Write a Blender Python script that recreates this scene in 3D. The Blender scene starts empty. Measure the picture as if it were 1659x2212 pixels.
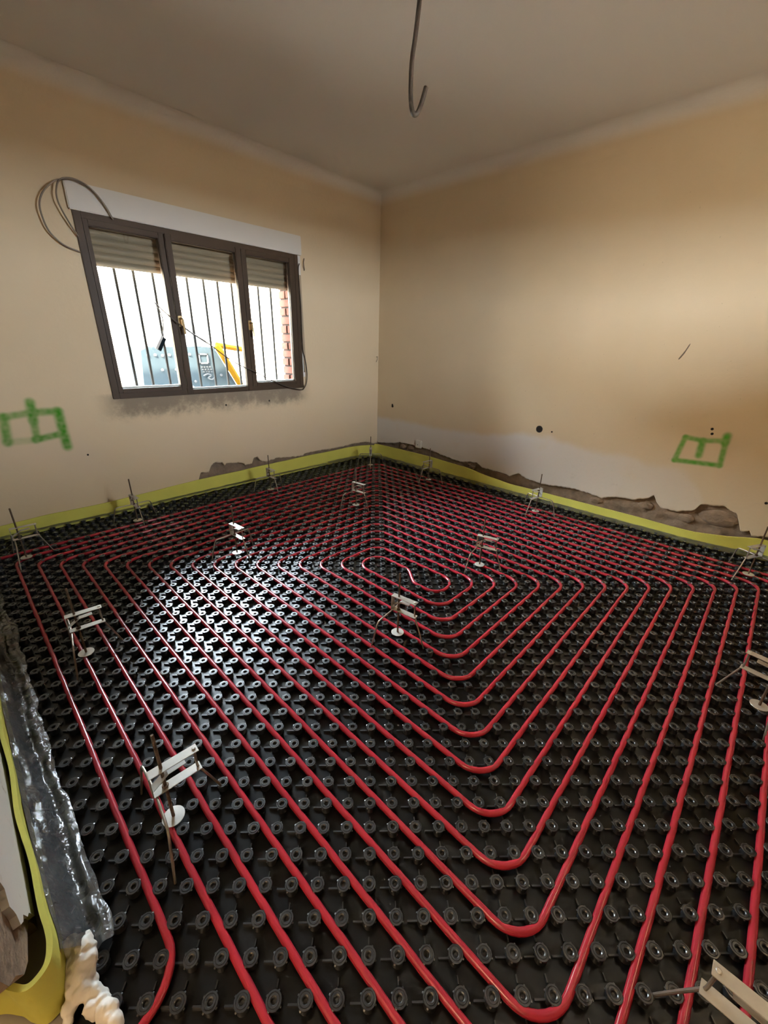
import bpy, bmesh, math, random
import numpy as np
from mathutils import Vector, Matrix, noise

random.seed(7)
rng = np.random.default_rng(7)
sc = bpy.context.scene
COL = sc.collection

# ------------------------------------------------------------------ camera
RIGHT = Vector((-0.691527, 0.721950, 0.024053))
DOWN = Vector((0.258695, 0.278609, -0.924908))
FWD = Vector((-0.674438, -0.633376, -0.379430))
CAM = Vector((3.03161, 3.10428, 1.10893))
cam_data = bpy.data.cameras.new('camera')
cam_data.sensor_fit = 'HORIZONTAL'
cam_data.sensor_width = 36.0
cam_data.lens = 36.0 * 875.177 / 1659.0
cam_data.clip_start = 0.01
cam_data.clip_end = 200.0
cam = bpy.data.objects.new('camera', cam_data)
COL.objects.link(cam)
cam.matrix_world = Matrix(((RIGHT.x, -DOWN.x, -FWD.x, CAM.x),
                           (RIGHT.y, -DOWN.y, -FWD.y, CAM.y),
                           (RIGHT.z, -DOWN.z, -FWD.z, CAM.z),
                           (0, 0, 0, 1)))
sc.camera = cam

# ------------------------------------------------------------------ world, sun, portals, exposure
world = bpy.data.worlds.new('sky')
sc.world = world
world.use_nodes = True
bg = world.node_tree.nodes['Background']
bg.inputs[0].default_value = (0.80, 0.90, 1.0, 1.0)
bg.inputs[1].default_value = 62.0


def light(name, kind, loc, energy, color=(1, 1, 1), **kw):
    d = bpy.data.lights.new(name, kind)
    d.energy = energy
    d.color = color
    for k, v in kw.items():
        if k == 'portal':
            d.cycles.is_portal = v
        else:
            setattr(d, k, v)
    o = bpy.data.objects.new(name, d)
    COL.objects.link(o)
    o.location = loc
    return o


sun = light('sun', 'SUN', (0, 0, 8), 85.0, (1.0, 0.86, 0.66), angle=math.radians(1.0))
sun.rotation_euler = Vector((0.62, 0.35, 0.70)).to_track_quat('Z', 'Y').to_euler()     # rakes along the house, lights the yard
por = light('window_portal', 'AREA', (1.555, -0.23, 1.16), 1.0, shape='RECTANGLE', size=1.5, size_y=1.0, portal=True)
por.rotation_euler = (math.radians(90), 0, 0)
por2 = light('rear_portal', 'AREA', (1.40, 4.18, 1.55), 1.0, shape='RECTANGLE', size=0.50, size_y=0.50, portal=True)
por2.rotation_euler = (math.radians(-90), 0, 0)

sc.view_settings.view_transform = 'Standard'
sc.view_settings.look = 'None'
sc.view_settings.gamma = 1.0
sc.view_settings.use_curve_mapping = False
sc.view_settings.exposure = 1.05
sc.cycles.max_bounces = 5
sc.cycles.diffuse_bounces = 4
sc.cycles.glossy_bounces = 3
sc.cycles.transparent_max_bounces = 16
sc.cycles.sample_clamp_indirect = 4.0
sc.cycles.caustics_reflective = False
sc.cycles.caustics_refractive = False
sc.cycles.use_denoising = True
sc.cycles.use_adaptive_sampling = True
sc.cycles.adaptive_threshold = 0.07
sc.cycles.adaptive_min_samples = 16


# ------------------------------------------------------------------ node helpers
def new_mat(name):
    m = bpy.data.materials.new(name)
    m.use_nodes = True
    nt = m.node_tree
    return m, nt, nt.nodes['Principled BSDF']


def N(nt, typ, **kw):
    n = nt.nodes.new(typ)
    for k, v in kw.items():
        setattr(n, k, v)
    return n


def L(nt, a, b):
    nt.links.new(a, b)


def simple(name, color, rough=0.5, metal=0.0, var=0.0, scale=20.0, bump=0.0, bscale=120.0, spec=0.5, coat=0.0):
    """colour with a little noise variation and fine relief"""
    m, nt, b = new_mat(name)
    b.inputs['Base Color'].default_value = (*color, 1)
    b.inputs['Roughness'].default_value = rough
    b.inputs['Metallic'].default_value = metal
    b.inputs['Specular IOR Level'].default_value = spec
    b.inputs['Coat Weight'].default_value = coat
    tc = N(nt, 'ShaderNodeTexCoord')
    if var > 0:
        nz = N(nt, 'ShaderNodeTexNoise')
        nz.inputs['Scale'].default_value = scale
        nz.inputs['Detail'].default_value = 5
        L(nt, tc.outputs['Object'], nz.inputs['Vector'])
        mx = N(nt, 'ShaderNodeMix', data_type='RGBA')
        mx.inputs['A'].default_value = (*[max(0, c * (1 - var)) for c in color], 1)
        mx.inputs['B'].default_value = (*[min(1, c * (1 + var)) for c in color], 1)
        L(nt, nz.outputs['Fac'], mx.inputs['Factor'])
        L(nt, mx.outputs['Result'], b.inputs['Base Color'])
    if bump > 0:
        nb = N(nt, 'ShaderNodeTexNoise')
        nb.inputs['Scale'].default_value = bscale
        nb.inputs['Detail'].default_value = 4
        L(nt, tc.outputs['Object'], nb.inputs['Vector'])
        bp = N(nt, 'ShaderNodeBump')
        bp.inputs['Strength'].default_value = bump
        bp.inputs['Distance'].default_value = 0.004
        L(nt, nb.outputs['Fac'], bp.inputs['Height'])
        L(nt, bp.outputs['Normal'], b.inputs['Normal'])
    return m


CREAM = (0.68, 0.55, 0.368)


def math_node(nt, op, a, b=None, c=None, clamp=False):
    n = N(nt, 'ShaderNodeMath', operation=op, use_clamp=clamp)
    for i, v in enumerate((a, b, c)):
        if v is None:
            continue
        if isinstance(v, (int, float)):
            n.inputs[i].default_value = v
        else:
            L(nt, v, n.inputs[i])
    return n.outputs[0]


def ramp01(nt, x, lo, hi):
    n = N(nt, 'ShaderNodeMapRange', interpolation_type='SMOOTHSTEP')
    L(nt, x, n.inputs['Value'])
    n.inputs['From Min'].default_value = lo
    n.inputs['From Max'].default_value = hi
    return n.outputs['Result']


def wall_base(name):
    """painted plaster: cream with faint mottling; returns tree bits for extra layers"""
    m, nt, b = new_mat(name)
    b.inputs['Roughness'].default_value = 0.85
    b.inputs['Specular IOR Level'].default_value = 0.25
    tc = N(nt, 'ShaderNodeTexCoord')
    n1 = N(nt, 'ShaderNodeTexNoise')
    n1.inputs['Scale'].default_value = 1.6
    n1.inputs['Detail'].default_value = 6
    n1.inputs['Roughness'].default_value = 0.6
    L(nt, tc.outputs['Object'], n1.inputs['Vector'])
    mx = N(nt, 'ShaderNodeMix', data_type='RGBA')
    mx.inputs['A'].default_value = (CREAM[0] * 0.95, CREAM[1] * 0.93, CREAM[2] * 0.90, 1)
    mx.inputs['B'].default_value = (CREAM[0] * 1.05, CREAM[1] * 1.06, CREAM[2] * 1.10, 1)
    L(nt, n1.outputs['Fac'], mx.inputs['Factor'])
    nb = N(nt, 'ShaderNodeTexNoise')
    nb.inputs['Scale'].default_value = 45
    nb.inputs['Detail'].default_value = 5
    L(nt, tc.outputs['Object'], nb.inputs['Vector'])
    bp = N(nt, 'ShaderNodeBump')
    bp.inputs['Strength'].default_value = 0.12
    bp.inputs['Distance'].default_value = 0.01
    L(nt, nb.outputs['Fac'], bp.inputs['Height'])
    L(nt, bp.outputs['Normal'], b.inputs['Normal'])
    sep = N(nt, 'ShaderNodeSeparateXYZ')
    L(nt, tc.outputs['Object'], sep.inputs[0])
    return m, nt, b, tc, sep, mx.outputs['Result']


def layer(nt, col, color, fac):
    mx = N(nt, 'ShaderNodeMix', data_type='RGBA')
    L(nt, fac, mx.inputs['Factor'])
    L(nt, col, mx.inputs['A'])
    mx.inputs['B'].default_value = (*color, 1)
    return mx.outputs['Result']


def noise_out(nt, tc, scale, detail=6, rough=0.6):
    n = N(nt, 'ShaderNodeTexNoise')
    n.inputs['Scale'].default_value = scale
    n.inputs['Detail'].default_value = detail
    n.inputs['Roughness'].default_value = rough
    L(nt, tc.outputs['Object'], n.inputs['Vector'])
    return n.outputs['Fac']


M = {}

# right wall: white plaster patch along the foot with a ragged upper edge, scuffs
m, nt, b, tc, sep, col = wall_base('plaster_right')
fc = N(nt, 'ShaderNodeFloatCurve')
cv = fc.mapping.curves[0]
pts = [(0.0, 0.40), (0.24, 0.407), (0.83, 0.399), (1.33, 0.42), (1.775, 0.485), (2.03, 0.461), (2.24, 0.439), (2.48, 0.442),
       (2.57, 0.409), (2.70, 0.42), (2.83, 0.36), (2.95, 0.20), (3.1, 0.10), (4.0, 0.05)]
cv.points[0].location = (0.0, pts[0][1] / 0.6)
cv.points[1].location = (1.0, pts[-1][1] / 0.6)
for y, z in pts[1:-1]:
    cv.points.new(y / 4.0, z / 0.6)
fc.mapping.update()
yy = math_node(nt, 'DIVIDE', sep.outputs['Y'], 4.0)
L(nt, yy, fc.inputs['Value'])
edge = math_node(nt, 'MULTIPLY', fc.outputs[0], 0.6)
wob = math_node(nt, 'MULTIPLY', math_node(nt, 'SUBTRACT', noise_out(nt, tc, 9, 8, 0.65), 0.5), 0.06)
dz = math_node(nt, 'SUBTRACT', math_node(nt, 'ADD', edge, wob), sep.outputs['Z'])
fac = ramp01(nt, dz, -0.030, 0.035)
patch = math_node(nt, 'MULTIPLY', fac, math_node(nt, 'MULTIPLY', ramp01(nt, noise_out(nt, tc, 3.0), 0.05, 0.45), ramp01(nt, sep.outputs['Y'], 3.9, 1.3)), clamp=True)
col = layer(nt, col, (0.70, 0.65, 0.60), patch)
dirt = math_node(nt, 'MULTIPLY', ramp01(nt, noise_out(nt, tc, 14, 8, 0.7), 0.60, 0.78), ramp01(nt, sep.outputs['Z'], 0.42, 0.05))
col = layer(nt, col, (0.34, 0.27, 0.21), math_node(nt, 'MULTIPLY', dirt, 0.55))
fleck = math_node(nt, 'MULTIPLY', ramp01(nt, noise_out(nt, tc, 60, 2, 0.4), 0.74, 0.80), 0.35)
col = layer(nt, col, (0.35, 0.27, 0.19), fleck)
L(nt, col, b.inputs['Base Color'])
M['plaster_right'] = m

# window wall: sooty damp stain hanging below the window frame
m, nt, b, tc, sep, col = wall_base('plaster_left')
zz = sep.outputs['Z']
xx = sep.outputs['X']
inx = math_node(nt, 'MULTIPLY', ramp01(nt, xx, 0.72, 0.90), ramp01(nt, xx, 2.42, 2.22))
depth = math_node(nt, 'MULTIPLY', ramp01(nt, zz, 0.52, 0.76), ramp01(nt, zz, 0.80, 0.76))
sn = math_node(nt, 'ADD', math_node(nt, 'MULTIPLY', noise_out(nt, tc, 8, 9, 0.72), 1.0), math_node(nt, 'MULTIPLY', depth, 0.42))
stain = math_node(nt, 'MULTIPLY', math_node(nt, 'MULTIPLY', ramp01(nt, sn, 0.52, 0.92), inx), ramp01(nt, depth, 0.05, 0.55))
stain = math_node(nt, 'MULTIPLY', stain, 0.85)
col = layer(nt, col, (0.20, 0.16, 0.12), stain)
pale = math_node(nt, 'MULTIPLY', ramp01(nt, zz, 0.75, 0.35), ramp01(nt, noise_out(nt, tc, 2.5), 0.35, 0.75))
col = layer(nt, col, (0.66, 0.53, 0.40), math_node(nt, 'MULTIPLY', pale, 0.6))
L(nt, col, b.inputs['Base Color'])
M['plaster_left'] = m

# plain plaster for the walls beside and behind the camera
m, nt, b, tc, sep, col = wall_base('plaster_side')
grey = math_node(nt, 'MULTIPLY', ramp01(nt, sep.outputs['Z'], 0.50, 0.40), 1.0)
col = layer(nt, col, (0.66, 0.63, 0.58), grey)
bl = math_node(nt, 'MULTIPLY', ramp01(nt, noise_out(nt, tc, 22, 6, 0.7), 0.60, 0.72), ramp01(nt, sep.outputs['Z'], 0.5, 0.1))
col = layer(nt, col, (0.30, 0.22, 0.15), math_node(nt, 'MULTIPLY', bl, 0.7))
L(nt, col, b.inputs['Base Color'])
M['plaster_side'] = m

M['ceiling'] = simple('ceiling_paint', (0.83, 0.81, 0.78), 0.9, var=0.03, scale=2, bump=0.08, bscale=60, spec=0.2)
m, nt, b, tc, sep, col = wall_base('cove_paint')
col = layer(nt, col, (0.83, 0.81, 0.78), ramp01(nt, sep.outputs['Z'], 2.335 - 0.085, 2.335 - 0.006))
L(nt, col, b.inputs['Base Color'])
M['cove'] = m
M['masonry'] = simple('bare_masonry', (0.25, 0.18, 0.125), 0.95, var=0.5, scale=22, bump=0.9, bscale=70, spec=0.2)
M['foam'] = simple('yellow_foam', (0.66, 0.64, 0.13), 0.62, var=0.10, scale=7, bump=0.08, bscale=260, spec=0.3)
M['pipe'] = simple('red_pipe', (0.33, 0.020, 0.036), 0.20, var=0.08, scale=12, spec=0.5)
M['steel'] = simple('galvanised_steel', (0.60, 0.585, 0.54), 0.42, metal=0.55, var=0.18, scale=40, bump=0.05, bscale=200)
M['rod'] = simple('dark_steel_rod', (0.16, 0.11, 0.075), 0.5, metal=0.6, var=0.35, scale=60)
M['wire'] = simple('steel_wire', (0.34, 0.30, 0.25), 0.42, metal=0.7, var=0.2, scale=50)
M['bronze'] = simple('bronze_aluminium', (0.070, 0.045, 0.028), 0.5, metal=0.0, var=0.12, scale=8, spec=0.2)
M['white'] = simple('white_lacquer', (0.74, 0.71, 0.66), 0.5, var=0.03, scale=5)
M['slat'] = simple('shutter_slat', (0.36, 0.28, 0.19), 0.55, var=0.08, scale=6)
M['brass'] = simple('brass_handle', (0.50, 0.36, 0.18), 0.35, metal=0.7, var=0.05)
M['cable'] = simple('brown_cable', (0.17, 0.125, 0.085), 0.5, var=0.15, scale=20)
M['wirethin'] = simple('black_wire', (0.06, 0.045, 0.035), 0.45, var=0.1)
M['conduit'] = simple('dark_conduit', (0.045, 0.034, 0.026), 0.5, var=0.2, scale=30)
M['black'] = simple('black_hole', (0.012, 0.010, 0.008), 0.9, var=0.2)  # flat black painting the shade inside holes, also the small screw
M['iron'] = simple('iron_bar', (0.022, 0.021, 0.020), 0.95, metal=0.0, var=0.2, scale=30, spec=0.03)
M['brick'] = simple('red_brick', (0.062, 0.026, 0.019), 0.95, var=0.30, scale=30, bump=0.4, spec=0.03)
M['mortar'] = simple('mortar', (0.026, 0.022, 0.020), 0.95, var=0.2, scale=40, bump=0.4, spec=0.03)
M['render'] = simple('outer_render', (0.55, 0.50, 0.44), 0.9, var=0.1)
M['yard'] = simple('dusty_yard', (0.62, 0.55, 0.46), 0.95, var=0.2, scale=3)
M['machine'] = simple('blue_grey_steel', (0.017, 0.024, 0.029), 0.9, metal=0.0, var=0.25, scale=6, spec=0.03)
M['machine_lt'] = simple('pale_steel', (0.040, 0.042, 0.045), 0.9, var=0.1, spec=0.03)
M['yellow'] = simple('yellow_paint', (0.048, 0.024, 0.0012), 0.9, var=0.1, spec=0.03)
M['rubble'] = simple('plaster_rubble', (0.045, 0.047, 0.048), 0.95, var=0.25, scale=25, bump=0.5, spec=0.03)
M['heap'] = simple('grey_heap', (0.34, 0.33, 0.31), 0.95, var=0.2, scale=12, bump=0.5)
M['pu'] = simple('white_foam', (0.80, 0.78, 0.72), 0.45, var=0.06, scale=30, bump=0.3, bscale=90, spec=0.4)
M['facade'] = simple('facade_paint', (0.74, 0.64, 0.47), 0.9, var=0.06, scale=1.5)
M['concrete'] = simple('hall_floor', (0.30, 0.28, 0.25), 0.9, var=0.15, scale=6)

# black nubbed sheet: semi-gloss moulded plastic with faint dust
m, nt, b = new_mat('black_plastic')
tc = N(nt, 'ShaderNodeTexCoord')
b.inputs['Base Color'].default_value = (0.014, 0.015, 0.017, 1)
dust = ramp01(nt, noise_out(nt, tc, 5, 6, 0.65), 0.45, 0.8)
mx = N(nt, 'ShaderNodeMix', data_type='RGBA')
mx.inputs['A'].default_value = (0.0035, 0.0038, 0.0045, 1)  # kept darker than the nubs for the shade between them
mx.inputs['B'].default_value = (0.008, 0.008, 0.008, 1)
L(nt, dust, mx.inputs['Factor'])
L(nt, mx.outputs['Result'], b.inputs['Base Color'])
rr = N(nt, 'ShaderNodeMapRange')
L(nt, dust, rr.inputs['Value'])
rr.inputs['To Min'].default_value = 0.28
rr.inputs['To Max'].default_value = 0.36
L(nt, rr.outputs['Result'], b.inputs['Roughness'])
b.inputs['Specular IOR Level'].default_value = 0.42
M['plastic'] = m
M['nub'] = simple('nub_plastic_lit', (0.016, 0.018, 0.021), 0.33, var=0.15, scale=30, spec=1.0)  # same plastic as the sheet, lightened and glossed for light on the nubs

# thin clear glass
m, nt, b = new_mat('window_glass')
nt.nodes.remove(b)
out = nt.nodes['Material Output']
tr = N(nt, 'ShaderNodeBsdfTransparent')
tr.inputs[0].default_value = (0.95, 0.97, 0.97, 1)
gl = N(nt, 'ShaderNodeBsdfGlossy')
gl.inputs['Roughness'].default_value = 0.02
fr = N(nt, 'ShaderNodeFresnel')
fr.inputs['IOR'].default_value = 1.5
ms = N(nt, 'ShaderNodeMixShader')
L(nt, fr.outputs[0], ms.inputs[0])
L(nt, tr.outputs[0], ms.inputs[1])
L(nt, gl.outputs[0], ms.inputs[2])
L(nt, ms.outputs[0], out.inputs['Surface'])
M['glass'] = m

# crinkled clear polythene
m, nt, b = new_mat('clear_film')
nt.nodes.remove(b)
out = nt.nodes['Material Output']
tc = N(nt, 'ShaderNodeTexCoord')
tr = N(nt, 'ShaderNodeBsdfTransparent')
tr.inputs[0].default_value = (0.90, 0.93, 0.93, 1)
gl = N(nt, 'ShaderNodeBsdfGlossy')
gl.inputs['Roughness'].default_value = 0.16
df = N(nt, 'ShaderNodeBsdfDiffuse')
df.inputs[0].default_value = (0.55, 0.58, 0.60, 1)
nb = N(nt, 'ShaderNodeTexNoise')
nb.inputs['Scale'].default_value = 55
nb.inputs['Detail'].default_value = 5
nb.inputs['Distortion'].default_value = 1.2
L(nt, tc.outputs['Object'], nb.inputs['Vector'])
bp = N(nt, 'ShaderNodeBump')
bp.inputs['Strength'].default_value = 0.7
bp.inputs['Distance'].default_value = 0.006
L(nt, nb.outputs['Fac'], bp.inputs['Height'])
L(nt, bp.outputs['Normal'], gl.inputs['Normal'])
ms0 = N(nt, 'ShaderNodeMixShader')
ms0.inputs[0].default_value = 0.13
L(nt, tr.outputs[0], ms0.inputs[1])
L(nt, df.outputs[0], ms0.inputs[2])
fr = N(nt, 'ShaderNodeFresnel')
fr.inputs['IOR'].default_value = 2.2
L(nt, bp.outputs['Normal'], fr.inputs['Normal'])
ms = N(nt, 'ShaderNodeMixShader')
L(nt, fr.outputs[0], ms.inputs[0])
L(nt, ms0.outputs[0], ms.inputs[1])
L(nt, gl.outputs[0], ms.inputs[2])
L(nt, ms.outputs[0], out.inputs['Surface'])
M['film'] = m


# ------------------------------------------------------------------ object helpers
def link(o, parent=None):
    COL.objects.link(o)
    if parent is not None:
        o.parent = parent
    return o


def tag(o, label=None, cat=None, group=None, kind=None):
    if label:
        o['label'] = label
    if cat:
        o['category'] = cat
    if group:
        o['group'] = group
    if kind:
        o['kind'] = kind
    return o


def empty(name, loc=(0, 0, 0), rz=0.0):
    o = bpy.data.objects.new(name, None)
    o.empty_display_size = 0.05
    o.location = loc
    o.rotation_euler = (0, 0, rz)
    return link(o)


def mesh_np(name, verts, faces, mat, parent=None, smooth=False):
    """verts (n,3), faces list of tuples or an (m,4) array"""
    me = bpy.data.meshes.new(name)
    v = np.asarray(verts, dtype=np.float32)
    if isinstance(faces, np.ndarray):
        k = faces.shape[1]
        me.vertices.add(len(v))
        me.vertices.foreach_set('co', v.ravel())
        me.loops.add(faces.size)
        me.loops.foreach_set('vertex_index', faces.ravel().astype(np.int32))
        me.polygons.add(len(faces))
        me.polygons.foreach_set('loop_start', np.arange(0, faces.size, k, dtype=np.int32))
        me.update(calc_edges=True)
    else:
        me.from_pydata([tuple(map(float, p)) for p in v], [], faces)
        me.update()
    if smooth:
        me.polygons.foreach_set('use_smooth', np.ones(len(me.polygons), dtype=bool))
    me.materials.append(M[mat] if isinstance(mat, str) else mat)
    o = bpy.data.objects.new(name, me)
    return link(o, parent)


class MB:
    """collects shapes into one mesh"""

    def __init__(self):
        self.v = []
        self.f = []

    def add(self, v, f):
        k = len(self.v)
        self.v.extend([tuple(map(float, p)) for p in v])
        self.f.extend([tuple(i + k for i in q) for q in f])

    def box(self, x0, x1, y0, y1, z0, z1, c=0.0):
        x0, x1 = min(x0, x1), max(x0, x1)
        y0, y1 = min(y0, y1), max(y0, y1)
        z0, z1 = min(z0, z1), max(z0, z1)
        bm = bmesh.new()
        bmesh.ops.create_cube(bm, size=1.0)
        for q in bm.verts:
            q.co = Vector(((x0 + x1) / 2 + q.co.x * (x1 - x0), (y0 + y1) / 2 + q.co.y * (y1 - y0), (z0 + z1) / 2 + q.co.z * (z1 - z0)))
        if c > 0:
            bmesh.ops.bevel(bm, geom=bm.edges[:], offset=c, segments=2, affect='EDGES')
        bm.verts.ensure_lookup_table()
        for i, q in enumerate(bm.verts):
            q.index = i
        self.add([q.co for q in bm.verts], [tuple(w.index for w in p.verts) for p in bm.faces])
        bm.free()

    def obox(self, center, ax, hx, ay, hy, hz):
        """box with horizontal axes ax, ay"""
        c = Vector(center)
        ax = Vector(ax).normalized()
        ay = Vector(ay).normalized()
        az = ax.cross(ay)
        v = []
        for sx in (-1, 1):
            for sy in (-1, 1):
                for sz in (-1, 1):
                    v.append(c + ax * hx * sx + ay * hy * sy + az * hz * sz)
        self.add(v, [(0, 1, 3, 2), (4, 6, 7, 5), (0, 4, 5, 1), (2, 3, 7, 6), (0, 2, 6, 4), (1, 5, 7, 3)])

    def prism(self, pts, d0, d1, axis='Y'):
        """polygon of (a, b) extruded along an axis; a,b are X,Z for axis Y, Y,Z for axis X, X,Y for axis Z"""
        n = len(pts)

        def P(a, b_, d):
            return {'Y': (a, d, b_), 'X': (d, a, b_), 'Z': (a, b_, d)}[axis]
        v = [P(a, b_, d0) for a, b_ in pts] + [P(a, b_, d1) for a, b_ in pts]
        f = [tuple(range(n)), tuple(range(2 * n - 1, n - 1, -1))]
        for i in range(n):
            j = (i + 1) % n
            f.append((i, i + n, j + n, j))
        self.add(v, f)

    def lathe(self, prof, seg=20, center=(0, 0, 0), cap=True):
        c = Vector(center)
        rows = []
        v = []
        for r, z in prof:
            rows.append(len(v))
            for k in range(seg):
                a = 2 * math.pi * k / seg
                v.append((c.x + r * math.cos(a), c.y + r * math.sin(a), c.z + z))
        f = []
        for i in range(len(prof) - 1):
            for k in range(seg):
                k2 = (k + 1) % seg
                f.append((rows[i] + k, rows[i] + k2, rows[i + 1] + k2, rows[i + 1] + k))
        if cap:
            f.append(tuple(rows[-1] + k for k in range(seg)))
            f.append(tuple(rows[0] + k for k in reversed(range(seg))))
        self.add(v, f)

    def tube(self, path, r, seg=8):
        v, f = tube_arrays(path, r, seg)
        self.add(v, [tuple(q) for q in f])

    def build(self, name, mat, parent=None, smooth=False):
        o = mesh_np(name, self.v, self.f, mat, parent, smooth)
        bm = bmesh.new()
        bm.from_mesh(o.data)
        bmesh.ops.recalc_face_normals(bm, faces=bm.faces)
        bm.to_mesh(o.data)
        bm.free()
        if smooth:
            o.data.set_sharp_from_angle(angle=math.radians(38))
        return o


def tube_arrays(path, r, seg=8):
    P = np.asarray(path, float)
    n = len(P)
    T = np.zeros_like(P)
    T[1:-1] = P[2:] - P[:-2]
    T[0] = P[1] - P[0]
    T[-1] = P[-1] - P[-2]
    T /= np.linalg.norm(T, axis=1)[:, None] + 1e-12
    up = np.array([0, 0, 1.0])
    if abs(T[0] @ up) > 0.9:
        up = np.array([1.0, 0, 0])
    nrm = np.zeros_like(P)
    a = up - T[0] * (up @ T[0])
    a /= np.linalg.norm(a)
    for i in range(n):
        a = a - T[i] * (a @ T[i])
        a /= np.linalg.norm(a) + 1e-12
        nrm[i] = a
    bi = np.cross(T, nrm)
    ang = np.arange(seg) * 2 * np.pi / seg
    rad = np.broadcast_to(np.asarray(r, float).reshape(-1, 1) if np.ndim(r) else np.full((n, 1), r), (n, 1))
    V = P[:, None, :] + rad[:, :, None] * (np.cos(ang)[None, :, None] * nrm[:, None, :] + np.sin(ang)[None, :, None] * bi[:, None, :])
    V = V.reshape(-1, 3)
    i = np.arange(n - 1)[:, None] * seg
    k = np.arange(seg)[None, :]
    k2 = (k + 1) % seg
    F = np.stack([i + k, i + k2, i + seg + k2, i + seg + k], -1).reshape(-1, 4)
    c0, c1 = len(V), len(V) + 1
    V = np.vstack([V, P[0], P[-1]])
    F = [tuple(q) for q in F.tolist()]
    for q in range(seg):
        F.append((c0, (q + 1) % seg, q))
        F.append((c1, (n - 1) * seg + q, (n - 1) * seg + (q + 1) % seg))
    return V, F


def smooth_path(pts, n=12):
    """Catmull-Rom through the points"""
    P = [Vector(p) for p in pts]
    P = [P[0] * 2 - P[1]] + P + [P[-1] * 2 - P[-2]]
    out_ = []
    for i in range(1, len(P) - 2):
        p0, p1, p2, p3 = P[i - 1], P[i], P[i + 1], P[i + 2]
        for k in range(n):
            t = k / n
            out_.append(0.5 * ((2 * p1) + (p2 - p0) * t + (2 * p0 - 5 * p1 + 4 * p2 - p3) * t * t + (3 * p1 - p0 - 3 * p2 + p3) * t ** 3))
    out_.append(P[-2])
    return out_


def tube_obj(name, path, r, mat, parent=None, seg=8):
    mb = MB()
    mb.tube(path, r, seg)
    return mb.build(name, mat, parent, smooth=True)


# ------------------------------------------------------------------ the room
XR = -0.13          # right wall plane
XL = 3.172          # wall beside the camera
YB = 4.0            # rear wall
ZC = 2.335          # ceiling
WX0, WX1, WZ0, WZ1 = 0.83, 2.285, 0.757, 1.80     # window opening

# plaster sheet of the right wall, hacked off along its foot
jag_r = [(-0.02, 0.12), (0.077, 0.127), (0.247, 0.151), (0.325, 0.179), (0.441, 0.175), (0.563, 0.182), (0.713, 0.167), (0.828, 0.152),
         (0.993, 0.13), (1.124, 0.121), (1.172, 0.139), (1.269, 0.151), (1.321, 0.119), (1.438, 0.111), (1.55, 0.111), (1.596, 0.096),
         (1.666, 0.141), (1.74, 0.114), (1.882, 0.1), (1.976, 0.108), (2.119, 0.121), (2.24, 0.115), (2.341, 0.102), (2.429, 0.137),
         (2.533, 0.141), (2.625, 0.18), (2.653, 0.211), (2.675, 0.167), (2.72, 0.129), (2.811, 0.136), (2.891, 0.17), (2.911, 0.218),
         (3.029, 0.236), (3.095, 0.206), (3.121, 0.15), (3.14, 0.108), (3.169, 0.11), (3.185, 0.128), (3.191, 0.093), (3.271, 0.105), (4.05, 0.08)]
jag_l = [(-0.2, 0.10), (-0.064, 0.118), (0.041, 0.148), (0.241, 0.153), (0.429, 0.143), (0.663, 0.152), (0.826, 0.151), (0.854, 0.138),
         (0.931, 0.138), (1.127, 0.159), (1.245, 0.146), (1.301, 0.168), (1.323, 0.205), (1.359, 0.199), (1.377, 0.15), (1.441, 0.153),
         (1.452, 0.167), (1.5, 0.184), (1.606, 0.196), (1.613, 0.174), (1.636, 0.209), (1.703, 0.217), (1.733, 0.189), (1.75, 0.151),
         (1.814, 0.16), (1.835, 0.112), (1.86, 0.06), (2.2, 0.03), (3.3, 0.02)]


def jag(tbl, t, amp=0.006):
    z = np.interp(t, [p[0] for p in tbl], [p[1] for p in tbl])
    return z + amp * (noise.noise(Vector((t * 38, 1.7, 0))) + 0.6 * noise.noise(Vector((t * 95, 4.1, 0))))


def plaster(name, tbl, t0, t1, to_xyz, mat, hole=None, thick=0.02, step=0.008):
    """sheet of plaster with a broken lower edge and real thickness; to_xyz(t, z, d) places a point d behind the face"""
    ts = np.arange(t0, t1 + step, step)
    v, f = [], []

    def strip(t_list, lo, hi, edge):
        rows = []
        for t in t_list:
            zl, zh = lo(t), hi(t)
            k = len(v)
            r = 0.004 * (1 + noise.noise(Vector((t * 60, 9, 2))))
            v.append(to_xyz(t, zl, thick))
            v.append(to_xyz(t, zl + (0.002 if edge else 0), 0.004 if edge else 0))
            v.append(to_xyz(t, zl + (0.006 + r if edge else 0.0001), 0.0))
            v.append(to_xyz(t, zh, 0.0))
            v.append(to_xyz(t, zh, thick))
            rows.append(k)
        for a, b_ in zip(rows[:-1], rows[1:]):
            for q in range(4):
                f.append((a + q, b_ + q, b_ + q + 1, a + q + 1))
    if hole is None:
        strip(ts, lambda t: jag(tbl, t), lambda t: ZC, True)
    else:
        h0, h1, z0, z1 = hole
        left = [t for t in ts if t < h0] + [h0]
        mid = [h0] + [t for t in ts if h0 < t < h1] + [h1]
        right = [h1] + [t for t in ts if t > h1]
        strip(left, lambda t: jag(tbl, t), lambda t: ZC, True)
        strip(mid, lambda t: jag(tbl, t), lambda t: z0, True)
        strip(mid, lambda t: z1, lambda t: ZC, False)
        strip(right, lambda t: jag(tbl, t), lambda t: ZC, True)
    return mesh_np(name, v, f, mat)


wall_right = plaster('wall_right', jag_r, -0.02, YB, lambda t, z, d: (XR - d, t, z), 'plaster_right')
tag(wall_right, 'cream plaster wall with a whitish patch along its broken foot', kind='structure')
wall_left = plaster('wall_left', jag_l, XR - 0.02, XL, lambda t, z, d: (t, -d, z), 'plaster_left', hole=(WX0, WX1, WZ0, WZ1))
tag(wall_left, 'cream plaster wall around the window with a sooty stain below it', kind='structure')


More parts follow.
